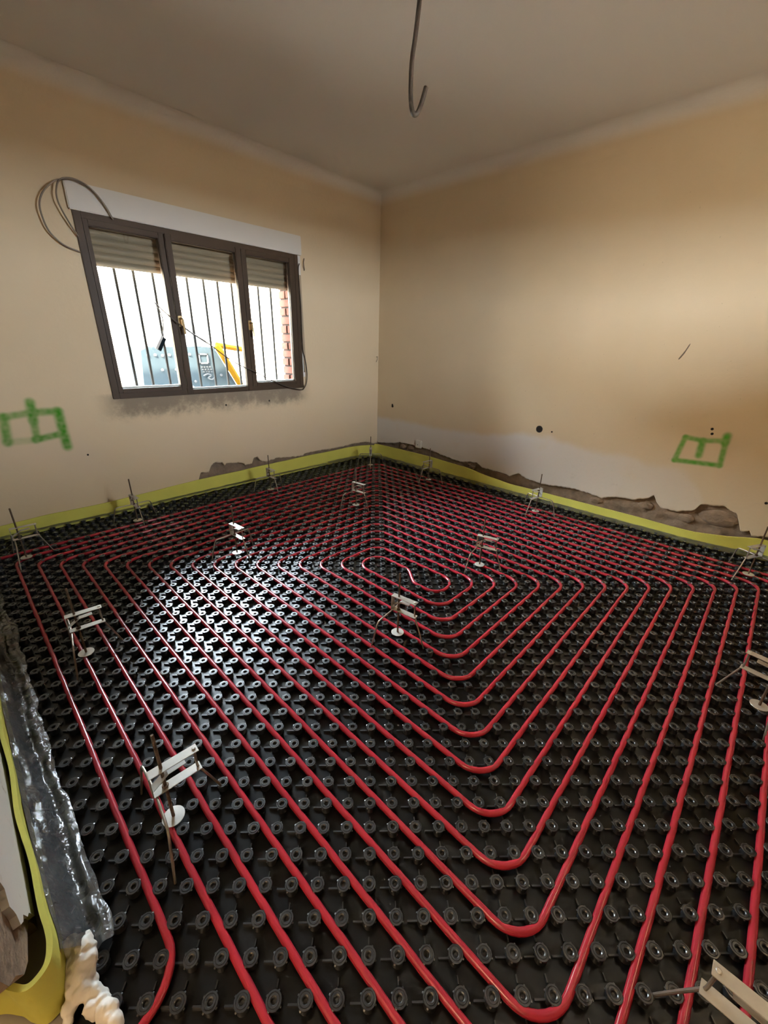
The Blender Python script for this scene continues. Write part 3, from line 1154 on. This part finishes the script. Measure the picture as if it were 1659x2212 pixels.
# roller shutter behind the glass
rs = empty('roller_shutter', (1.555, -0.085, 1.51))
tag(rs, 'beige roller shutter lowered over the top of the window', 'shutter')
for n_ in range(7):
    z0 = 1.510 + n_ * 0.038
    pr = []
    for q in range(7):
        t = q / 6
        pr.append((0.010 * math.sin(math.pi * t) - 0.002, z0 + 0.0385 * t))
    pr += [(-0.006, z0 + 0.0385), (-0.006, z0)]
    mb = MB()
    mb.prism([(y - 0.085, z) for y, z in pr], 0.845, 2.272, 'X')
    o = mb.build('slat', 'slat')
    o.parent = rs
    o.matrix_parent_inverse = rs.matrix_world.inverted()
    o.location = (0, 0, 0)
    o.matrix_parent_inverse = Matrix.Translation((-1.555, 0.085, -1.51))

# white lid of the shutter housing
mb = MB()
mb.box(0.783, 2.305, 0.0005, 0.024, 1.757, 1.888, 0.004)
tag(mb.build('shutter_box_lid', 'white'), 'long white lid of the shutter housing above the window', 'shutter box')
# strip of white filler and the strap beside the frame
mb = MB()
mb.box(0.788, 0.814, 0.0005, 0.008, 0.84, 1.756, 0.003)
tag(mb.build('filler_strip', 'white'), 'narrow white filler strip down the right side of the window frame', 'trim strip')
mb = MB()
st = [Vector(p) for p in ((0.802, 0.010, 1.62), (0.800, 0.012, 1.30), (0.797, 0.014, 1.10), (0.795, 0.015, 0.885))]
vv = []
for p in smooth_path(st, 8):
    vv += [p + Vector((-0.009, 0, 0)), p + Vector((0.009, 0, 0)), p + Vector((0.009, 0.0018, 0)), p + Vector((-0.009, 0.0018, 0))]
ff_ = []
nn = len(vv) // 4
for i in range(nn - 1):
    for q in range(4):
        ff_.append((i * 4 + q, i * 4 + (q + 1) % 4, i * 4 + 4 + (q + 1) % 4, i * 4 + 4 + q))
ff_ += [(0, 1, 2, 3), (nn * 4 - 1, nn * 4 - 2, nn * 4 - 3, nn * 4 - 4)]
mb.add(vv, ff_)
mb.add([(0.786, 0.009, 0.879), (0.804, 0.009, 0.879), (0.804, 0.020, 0.879), (0.786, 0.020, 0.879), (0.786, 0.009, 0.886), (0.804, 0.009, 0.886), (0.804, 0.020, 0.886), (0.786, 0.020, 0.886)],
       [(0, 3, 2, 1), (4, 5, 6, 7), (0, 1, 5, 4), (1, 2, 6, 5), (2, 3, 7, 6), (3, 0, 4, 7)])
tag(mb.build('shutter_strap', 'slat'), 'flat beige shutter strap hanging at the right side of the window', 'strap')

# iron bars outside, fixed across the brick opening
gr = empty('window_grille', (1.555, -0.165, 0.70))
tag(gr, 'dark iron security grille of thin upright bars outside the window', 'grille')
for x in (2.200, 2.092, 1.985, 1.868, 1.756, 1.645, 1.527, 1.422, 1.312, 1.200, 1.088, 0.975):
    pts_ = []
    for q in range(9):
        z = 0.66 + (1.84 - 0.66) * q / 8
        pts_.append((x - 1.555 + 0.0015 * noise.noise(Vector((x * 9, z * 3, 0))), 0, z - 0.70))
    mb = MB()
    mb.tube(pts_, 0.0092, 8)
    mb.build('bar', 'iron', gr, smooth=True)

# brick reveal of the opening
rv = empty('trim_3', (0, 0, 0))
tag(rv, 'red brick reveal at the right side of the window opening', kind='structure')
mb = MB()
mb.box(0.60, 0.852, -0.215, -0.056, 0.60, 1.90)
mb.build('mortar_bed', 'mortar', rv)
zz_ = 0.60
n_ = 0
while zz_ < 1.86:
    hh = 0.066 + 0.003 * math.sin(n_ * 5.1)
    cuts = [(-0.215, -0.060)] if n_ % 2 == 0 else [(-0.215, -0.125), (-0.113, -0.060)]
    for (a, b_) in cuts:
        mb = MB()
        mb.box(0.80, 0.868 + 0.003 * math.sin(n_ * 3.3 + a * 40), a, b_, zz_, zz_ + hh - 0.011, 0.003)
        mb.build('brick', 'brick', rv)
    zz_ += hh
    n_ += 1
mb = MB()
mb.box(2.262, 2.50, -0.215, -0.056, 0.60, 1.90)
mb.build('jamb_render', 'mortar', rv)
mb = MB()
mb.box(0.80, 2.32, -0.235, -0.056, 0.66, 0.752)
mb.build('outer_sill', 'render', rv)
mb = MB()
mb.box(0.80, 2.32, -0.215, -0.100, 1.80, 1.95)
mb.build('lintel', 'render', rv)

# ------------------------------------------------------------------ outside
mb = MB()
mb.box(-40, 40, -40, 40, -0.35, -0.25)
tag(mb.build('ground', 'yard'), 'pale dusty yard outside the window', kind='structure')
mb = MB()
mb.box(-14, 8, -7.3, -7.0, -0.25, 3.5)
tag(mb.build('wall_opposite', 'facade'), 'sunlit pale house wall across the yard', kind='structure')
mb = MB()
mb.box(-1.0, 5.2, YB + 0.15, YB + 2.3, ZC, ZC + 0.1)  # unseen slab added to block sun from the rear opening
tag(mb.build('sun_block_slab', 'render'), 'added slab behind the camera keeping the sun out of the rear window', kind='structure')
mc = empty('site_machine', (1.35, -1.0, -0.25))
tag(mc, 'blue-grey steel machine with a control panel outside the window', 'machine')


def put(mb, name, mat, parent, smooth=False):
    o = mb.build(name, mat, parent, smooth)
    o.matrix_parent_inverse = Matrix.Translation(-Vector(parent.location))
    return o


mb = MB()
mb.prism([(1.80, 0.66), (1.77, 1.02), (1.70, 1.052), (1.16, 1.058), (1.116, 1.05), (0.905, 0.66), (0.80, 0.30), (1.82, 0.30)], -1.45, -1.0, 'Y')
body = put(mb, 'body', 'machine', mc)
mb = MB()
mb.box(1.02, 1.75, -1.38, -1.08, -0.25, 0.31, 0.02)
put(mb, 'undercarriage', 'machine', mc)
mb = MB()
mb.prism([(1.31, 1.06), (1.303, 1.29), (1.275, 1.24), (1.232, 1.262), (1.16, 1.06)], -1.20, -1.02, 'Y')
put(mb, 'hood', 'machine_lt', mc)


def sub(mb, name, mat):
    o = mb.build(name, mat, body)
    return o


for (x, z) in [(1.72, 0.98), (1.66, 0.985), (1.60, 0.98), (1.54, 0.985), (1.48, 0.98), (1.50, 0.86), (1.62, 0.86), (1.36, 0.99), (1.08, 0.80), (1.34, 0.75)]:
    mb = MB()
    mb.lathe([(0.014, 0), (0.014, 0.004), (0.009, 0.010)], 10)
    mb.v = [(x + a, -1.0 + c, z + b_) for a, b_, c in mb.v]
    sub(mb, 'bolt', 'machine_lt')
mb = MB()
for (a, b_, c, d_) in [(1.19, 1.285, 0.985, 1.0), (1.19, 1.285, 0.905, 0.92), (1.19, 1.205, 0.905, 1.0), (1.27, 1.285, 0.905, 1.0)]:
    mb.box(a, b_, -1.0, -0.985, c, d_, 0.003)
sub(mb, 'display_bezel', 'machine_lt')
mb = MB()
mb.box(1.205, 1.27, -1.0, -0.994, 0.92, 0.985)
sub(mb, 'display', 'machine')
for r in range(3):
    for c in range(4):
        mb = MB()
        mb.box(1.175 + c * 0.026 - r * 0.006, 1.193 + c * 0.026 - r * 0.006, -1.0, -0.99, 0.872 - r * 0.022, 0.886 - r * 0.022, 0.003)
        sub(mb, 'key', 'machine_lt')
mb = MB()
mb.tube(smooth_path([(1.26, -0.99, 0.80), (1.22, -0.985, 0.815), (1.19, -0.985, 0.80), (1.22, -0.985, 0.78), (1.19, -0.985, 0.765), (1.15, -0.99, 0.78)], 8), 0.007, 6)
sub(mb, 'hose', 'machine_lt')
yf = empty('guard_frame', (0.98, -0.955, -0.25))
tag(yf, 'yellow steel guard frame slanting beside the grey machine outside', 'frame')


def bar2(name, pts, w=0.022):
    mb = MB()
    mb.tube([Vector((a, -0.955, b_)) for a, b_ in pts], w, 8)
    put(mb, name, 'yellow', yf, True)


bar2('slanted_bar', [(1.11, 1.075), (1.00, 0.875), (0.905, 0.70), (0.80, 0.50), (0.60, -0.25)], 0.034)
bar2('top_bar', [(1.115, 1.078), (0.97, 1.058), (0.815, 1.040)], 0.026)
bar2('upright_bar', [(0.815, 1.045), (0.83, 0.80), (0.85, -0.25)], 0.020)
RUB = ['leftmost chunk of the rubble row in front of the grey machine outside', 'second rubble chunk from the left in front of the grey machine',
       'third rubble chunk from the left in front of the grey machine', 'fourth rubble chunk from the left in front of the grey machine',
       'rubble chunk lying on top of the heap in front of the grey machine', 'rightmost rubble chunk by the first window mullion outside',
       'smallest rubble chunk, topmost on the heap outside', 'lower of two loose chunks outside the lower left corner of the window', 'upper of two loose chunks outside the lower left corner of the window']
for n_, (x, y, z, r) in enumerate([(1.72, -0.62, 0.64, 0.05), (1.64, -0.64, 0.665, 0.045), (1.57, -0.60, 0.655, 0.05), (1.50, -0.66, 0.66, 0.045), (1.60, -0.62, 0.70, 0.035),
                                   (1.44, -0.60, 0.65, 0.04), (1.53, -0.62, 0.715, 0.03), (2.02, -0.55, 0.68, 0.035), (2.06, -0.55, 0.71, 0.028)]):
    bm = bmesh.new()
    bmesh.ops.create_icosphere(bm, subdivisions=1, radius=1.0)
    rot_ = Matrix.Rotation(n_ * 1.3, 3, 'Y') @ Matrix.Rotation(n_ * 0.7, 3, 'X')
    for q in bm.verts:
        p = Vector((q.co.x * 1.3, q.co.y, q.co.z * 0.45)) * (1 + 0.25 * noise.noise(q.co * 2 + Vector((n_, 0, 0))))
        q.co = rot_ @ p * r
    me = bpy.data.meshes.new('rubble_chunk')
    bm.to_mesh(me)
    bm.free()
    me.materials.append(M['rubble'])
    o = link(bpy.data.objects.new('rubble_chunk', me))
    o.location = (x, y, z)
    tag(o, RUB[n_], 'rubble', 'rubble chunks on the heap outside')
# heap that carries the rubble
mb = MB()
mb.lathe([(0.95, -0.25), (0.80, 0.05), (0.50, 0.40), (0.32, 0.60), (0.10, 0.63)], 18, (1.62, -1.02 + 0.42, 0))
mb.v = [(x + 0.05 * noise.noise(Vector((x * 5, y * 5, z * 5))), min(-0.24, -0.62 + (y + 0.60) * 0.36), z + 0.03 * noise.noise(Vector((x * 7, y * 7, 1)))) for x, y, z in mb.v]
tag(mb.build('rubble_heap', 'heap'), 'grey heap of rubble outside under the window', 'heap')

# ------------------------------------------------------------------ cables
hook = [(1.452, 1.74, 2.337), (1.458, 1.74, 2.305), (1.460, 1.74, 2.28), (1.476, 1.74, 2.174), (1.488, 1.74, 2.117), (1.492, 1.74, 2.062), (1.492, 1.742, 2.009), (1.490, 1.746, 1.972),
        (1.483, 1.753, 1.948), (1.470, 1.760, 1.953), (1.459, 1.765, 1.975), (1.448, 1.770, 2.008), (1.440, 1.774, 2.036)]
tag(tube_obj('ceiling_conduit', smooth_path(hook, 6), 0.0088, 'conduit', None, 12), 'dark cable conduit hanging from the ceiling with a hooked end', 'conduit')

loop = [(2.100, 0.026, 1.745), (2.133, 0.036, 1.806), (2.181, 0.040, 1.860), (2.232, 0.040, 1.884), (2.272, 0.040, 1.890), (2.317, 0.042, 1.878), (2.357, 0.042, 1.858),
        (2.408, 0.040, 1.806), (2.434, 0.036, 1.757), (2.438, 0.032, 1.706), (2.426, 0.026, 1.643), (2.396, 0.020, 1.601), (2.356, 0.015, 1.574), (2.296, 0.010, 1.557)]
tag(tube_obj('cable_loop', smooth_path(loop, 8), 0.0042, 'cable'), 'thin brown cable in a wide loop beyond the left end of the shutter box', 'cable')
loop2 = [(2.106, 0.034, 1.748), (2.140, 0.044, 1.812), (2.188, 0.048, 1.866), (2.240, 0.050, 1.889), (2.290, 0.052, 1.889), (2.330, 0.050, 1.868), (2.350, 0.047, 1.825), (2.354, 0.042, 1.784),
         (2.343, 0.036, 1.741), (2.318, 0.028, 1.682), (2.290, 0.018, 1.632)]
tag(tube_obj('cable_loop', smooth_path(loop2, 8), 0.0040, 'cable'), 'thin brown cable in a tight loop over the left end of the shutter box', 'cable')
wire = [(0.806, 0.016, 1.70), (0.818, 0.016, 1.64), (0.813, 0.020, 1.40), (0.815, 0.020, 1.089), (0.797, 0.020, 0.992), (0.783, 0.020, 0.893), (0.793, 0.022, 0.793), (0.828, 0.026, 0.743), (0.861, 0.028, 0.735),
        (0.916, 0.030, 0.745), (1.013, 0.034, 0.771), (1.171, 0.036, 0.836), (1.286, 0.036, 0.891), (1.421, 0.034, 0.949), (1.538, 0.034, 1.020), (1.629, 0.036, 1.087),
        (1.756, 0.040, 1.164), (1.877, 0.040, 1.255), (1.957, 0.038, 1.331)]
tag(tube_obj('window_wire', smooth_path(wire, 8), 0.0040, 'wirethin', None, 6), 'thin dark wire slung across the window from its lower right corner', 'wire')
mb = MB()
pg = empty('plug_cable', (1.957, 0.036, 1.331))
tag(pg, 'short black cable with a grey plug dangling in front of the left sash', 'cable')
mb.tube(smooth_path([(0, 0.007, 0.0), (-0.017, 0.003, -0.026), (-0.030, 0.004, -0.066), (-0.033, 0.004, -0.108), (-0.025, 0.004, -0.159), (-0.014, 0.004, -0.205)], 8), 0.0036, 8)
mb.build('lead', 'wirethin', pg, smooth=True)
mb = MB()
mb.obox((0.000, 0.005, -0.246), (0.53, 0, -0.85), 0.044, (0, 1, 0), 0.008, 0.013)
plug = mb.build('plug', 'machine', pg)
mb = MB()
mb.obox((0.012, 0.005, -0.236), (0.53, 0, -0.85), 0.046, (0, 1, 0), 0.009, 0.007)
mb.build('plug_face', 'white', pg)
# stub of wire by the upper right of the window
stub = [(0.748, 0.001, 1.742), (0.756, 0.014, 1.738), (0.766, 0.020, 1.715), (0.764, 0.018, 1.69), (0.755, 0.010, 1.668), (0.750, 0.001, 1.66)]
tag(tube_obj('wire_stub', smooth_path(stub, 6), 0.0032, 'wirethin', None, 6), 'bent stub of dark wire in the wall by the upper right window corner', 'wire')
stub = [(-0.098, 0.001, 1.00), (-0.098, 0.016, 1.004), (-0.094, 0.020, 0.985), (-0.092, 0.014, 0.965), (-0.098, 0.001, 0.955)]
tag(tube_obj('wire_stub', smooth_path(stub, 6), 0.0026, 'cable', None, 6), 'tiny hooked wire stub in the vertical corner of the room', 'wire')


# ------------------------------------------------------------------ holes, marks and bits on the walls
def hole(name, y, z, r, label, ring=True, n=24):
    """open conduit end in the right wall: rim and a flat black disc painting the shade inside"""
    o = empty(name, (XR, y, z))
    tag(o, label, 'hole')
    mb = MB()
    v, f = [], []
    for k in range(n):
        a = 2 * math.pi * k / n
        w = 1 + 0.05 * noise.noise(Vector((math.cos(a) * 2, math.sin(a) * 2, y)))
        for rr, d in ((r * 1.12 * w, 0.0002), (r * 1.02 * w, 0.0022), (r * 0.92, 0.0010)):
            v.append((d, rr * math.cos(a), rr * math.sin(a)))
    for k in range(n):
        k2 = (k + 1) % n
        for q in range(2):
            f.append((k * 3 + q, k2 * 3 + q, k2 * 3 + q + 1, k * 3 + q + 1))
    mb.add(v, f)
    mb.build('rim', 'conduit' if ring else 'black', o)
    mb = MB()
    mb.add([(0.0011, r * 0.95 * math.cos(2 * math.pi * k / n), r * 0.95 * math.sin(2 * math.pi * k / n)) for k in range(n)], [tuple(range(n))])
    mb.build('bore_shade', 'black', o)


hole('conduit_hole', 1.787, 0.532, 0.0245, 'round black conduit hole in the right wall above the whitish patch')
hole('screw_hole', 0.217, 0.535, 0.012, 'black hole low on the right wall close to the room corner', False, 12)
hole('screw_hole', 0.215, 0.549, 0.009, 'small black hole touching the top of a larger one near the corner', False, 12)
hole('screw_hole', 2.845, 0.690, 0.007, 'upper of two small dark holes above the green mark on the right wall', False, 10)
hole('screw_hole', 2.852, 0.662, 0.007, 'lower of two small dark holes above the green mark on the right wall', False, 10)
hole('screw_hole', 1.888, 0.526, 0.006, 'small chipped hole just beside the round conduit hole', False, 10)
hole('screw_hole', 3.203, 0.310, 0.007, 'small dark hole in the right wall beyond the broken plaster', False, 10)
for (x, z, r, lab) in [(1.165, 0.660, 0.006, 'small dark screw hole in the pale spot below the window'), (1.545, 0.655, 0.006, 'small dark hole in the stain under the middle of the window'),
                       (2.50, 0.42, 0.005, 'tiny dark hole in the window wall below the left green mark')]:
    mb = MB()
    mb.lathe([(r * 1.2, 0.0), (r, 0.0012), (r * 0.5, 0.0006)], 12)  # shallow black cap painting the shade inside the hole
    mb.v = [(x + a, c, z + b_) for a, b_, c in mb.v]
    tag(mb.build('screw_hole', 'black'), lab, 'hole')

# scuff on the right wall
mb = MB()
mb.tube(smooth_path([(XR, 2.575, 1.075), (XR + 0.0004, 2.595, 1.115), (XR, 2.612, 1.165)], 5), [0.002] + [0.004] * 5 + [0.003] * 4 + [0.001], 6)
tag(mb.build('scuff_mark', 'cable'), 'short slanting brown scuff on the right wall', 'scuff')
# pale block left in the hacked strip
mb = MB()
mb.box(XR - 0.004, XR + 0.016, 0.555, 0.632, 0.168, 0.245, 0.006)
bk = mb.build('junction_box', 'white')
tag(bk, 'small pale square box stuck in the broken plaster near the corner', 'box')
mb = MB()
mb.lathe([(0.005, 0), (0.004, 0.0015)], 10)
mb.v = [(XR + 0.016 + c, 0.588 + a, 0.20 + b_) for a, b_, c in mb.v]
mb.build('screw', 'black', bk)


def spray_material(base):
    m = M[base].copy()
    m.name = base + '_sprayed'
    nt = m.node_tree
    b = nt.nodes['Principled BSDF']
    src = b.inputs['Base Color'].links[0].from_socket
    at = N(nt, 'ShaderNodeAttribute', attribute_name='paint')
    L(nt, layer(nt, src, (0.055, 0.27, 0.012), at.outputs['Fac']), b.inputs['Base Color'])
    return m


def spray(name, strokes, to_xyz, label, mat, step=0.004):
    """sprayed strokes: one thin film of paint over the plaster, its density fading out to the bare wall at the edge"""
    S = [(np.array(a, float), np.array(b_, float), w, o_) for a, b_, w, o_ in strokes]
    lo = np.min([np.minimum(a, b_) - 1.5 * w for a, b_, w, o_ in S], axis=0)
    hi = np.max([np.maximum(a, b_) + 1.5 * w for a, b_, w, o_ in S], axis=0)
    nx, ny = (np.ceil((hi - lo) / step)).astype(int) + 1
    gx, gy = np.meshgrid(lo[0] + step * np.arange(nx), lo[1] + step * np.arange(ny), indexing='ij')
    G = np.stack([gx, gy], -1)
    keep_ = np.ones((nx, ny))
    for a, b_, w, o_ in S:
        ba = b_ - a
        h = np.clip(((G - a) @ ba) / (ba @ ba), 0, 1)
        dd = np.linalg.norm(G - a - h[..., None] * ba, axis=-1)
        t = np.clip(1.25 - dd / w, 0, 1)
        keep_ *= 1 - o_ * t * t * (3 - 2 * t)
    den = 1 - keep_
    for i in range(nx):
        for j in range(ny):
            den[i, j] *= 0.86 + 0.22 * noise.noise(Vector((gx[i, j] * 45, gy[i, j] * 45, 2)))
    den = np.clip(den, 0, 1)
    idx = -np.ones((nx, ny), int)
    v, f, dv = [], [], []

    def vid(i, j):
        if idx[i, j] < 0:
            idx[i, j] = len(v)
            v.append(to_xyz(gx[i, j], gy[i, j], 0.0012))
            dv.append(den[i, j])
        return int(idx[i, j])
    for i in range(nx - 1):
        for j in range(ny - 1):
            if den[i:i + 2, j:j + 2].max() > 0.015:
                f.append((vid(i, j), vid(i + 1, j), vid(i + 1, j + 1), vid(i, j + 1)))
    o = mesh_np(name, v, f, mat)
    at = o.data.attributes.new('paint', 'FLOAT', 'POINT')
    at.data.foreach_set('value', np.array(dv, dtype=np.float32))
    tag(o, label, 'paint mark')
    return o


SP_L, SP_R = spray_material('plaster_left'), spray_material('plaster_right')
W_ = 0.024
spray('spray_mark', [((2.840, 0.690), (2.857, 0.550), W_ * 1.2, 0.85), ((2.842, 0.690), (2.700, 0.705), W_, 0.75), ((2.700, 0.705), (2.588, 0.700), W_ * 1.1, 0.85), ((2.707, 0.762), (2.716, 0.66), W_ * 1.2, 0.95),
                     ((2.716, 0.66), (2.724, 0.552), W_, 0.8), ((2.855, 0.552), (2.733, 0.548), W_, 0.35), ((2.733, 0.548), (2.617, 0.566), W_, 0.9), ((2.592, 0.700), (2.592, 0.488), W_ * 1.3, 1.0)],
      lambda a, b_, d: (a, d, b_), 'green sprayed rectangle with a centre stroke on the window wall, left of the window', SP_L)
W_ = 0.019
spray('spray_mark', [((2.727, 0.622), (2.706, 0.470), W_, 0.95), ((2.727, 0.622), (2.818, 0.615), W_, 0.9), ((2.818, 0.615), (2.921, 0.630), W_, 0.85), ((2.706, 0.470), (2.935, 0.482), W_, 1.0),
                     ((2.928, 0.640), (2.938, 0.482), W_, 0.95), ((2.818, 0.613), (2.822, 0.522), W_ * 1.25, 1.0), ((2.925, 0.622), (2.926, 0.660), W_ * 1.4, 1.0)],
      lambda a, b_, d: (XR + d, a, b_), 'green sprayed rectangle with a centre stroke on the right wall above the broken plaster', SP_R)
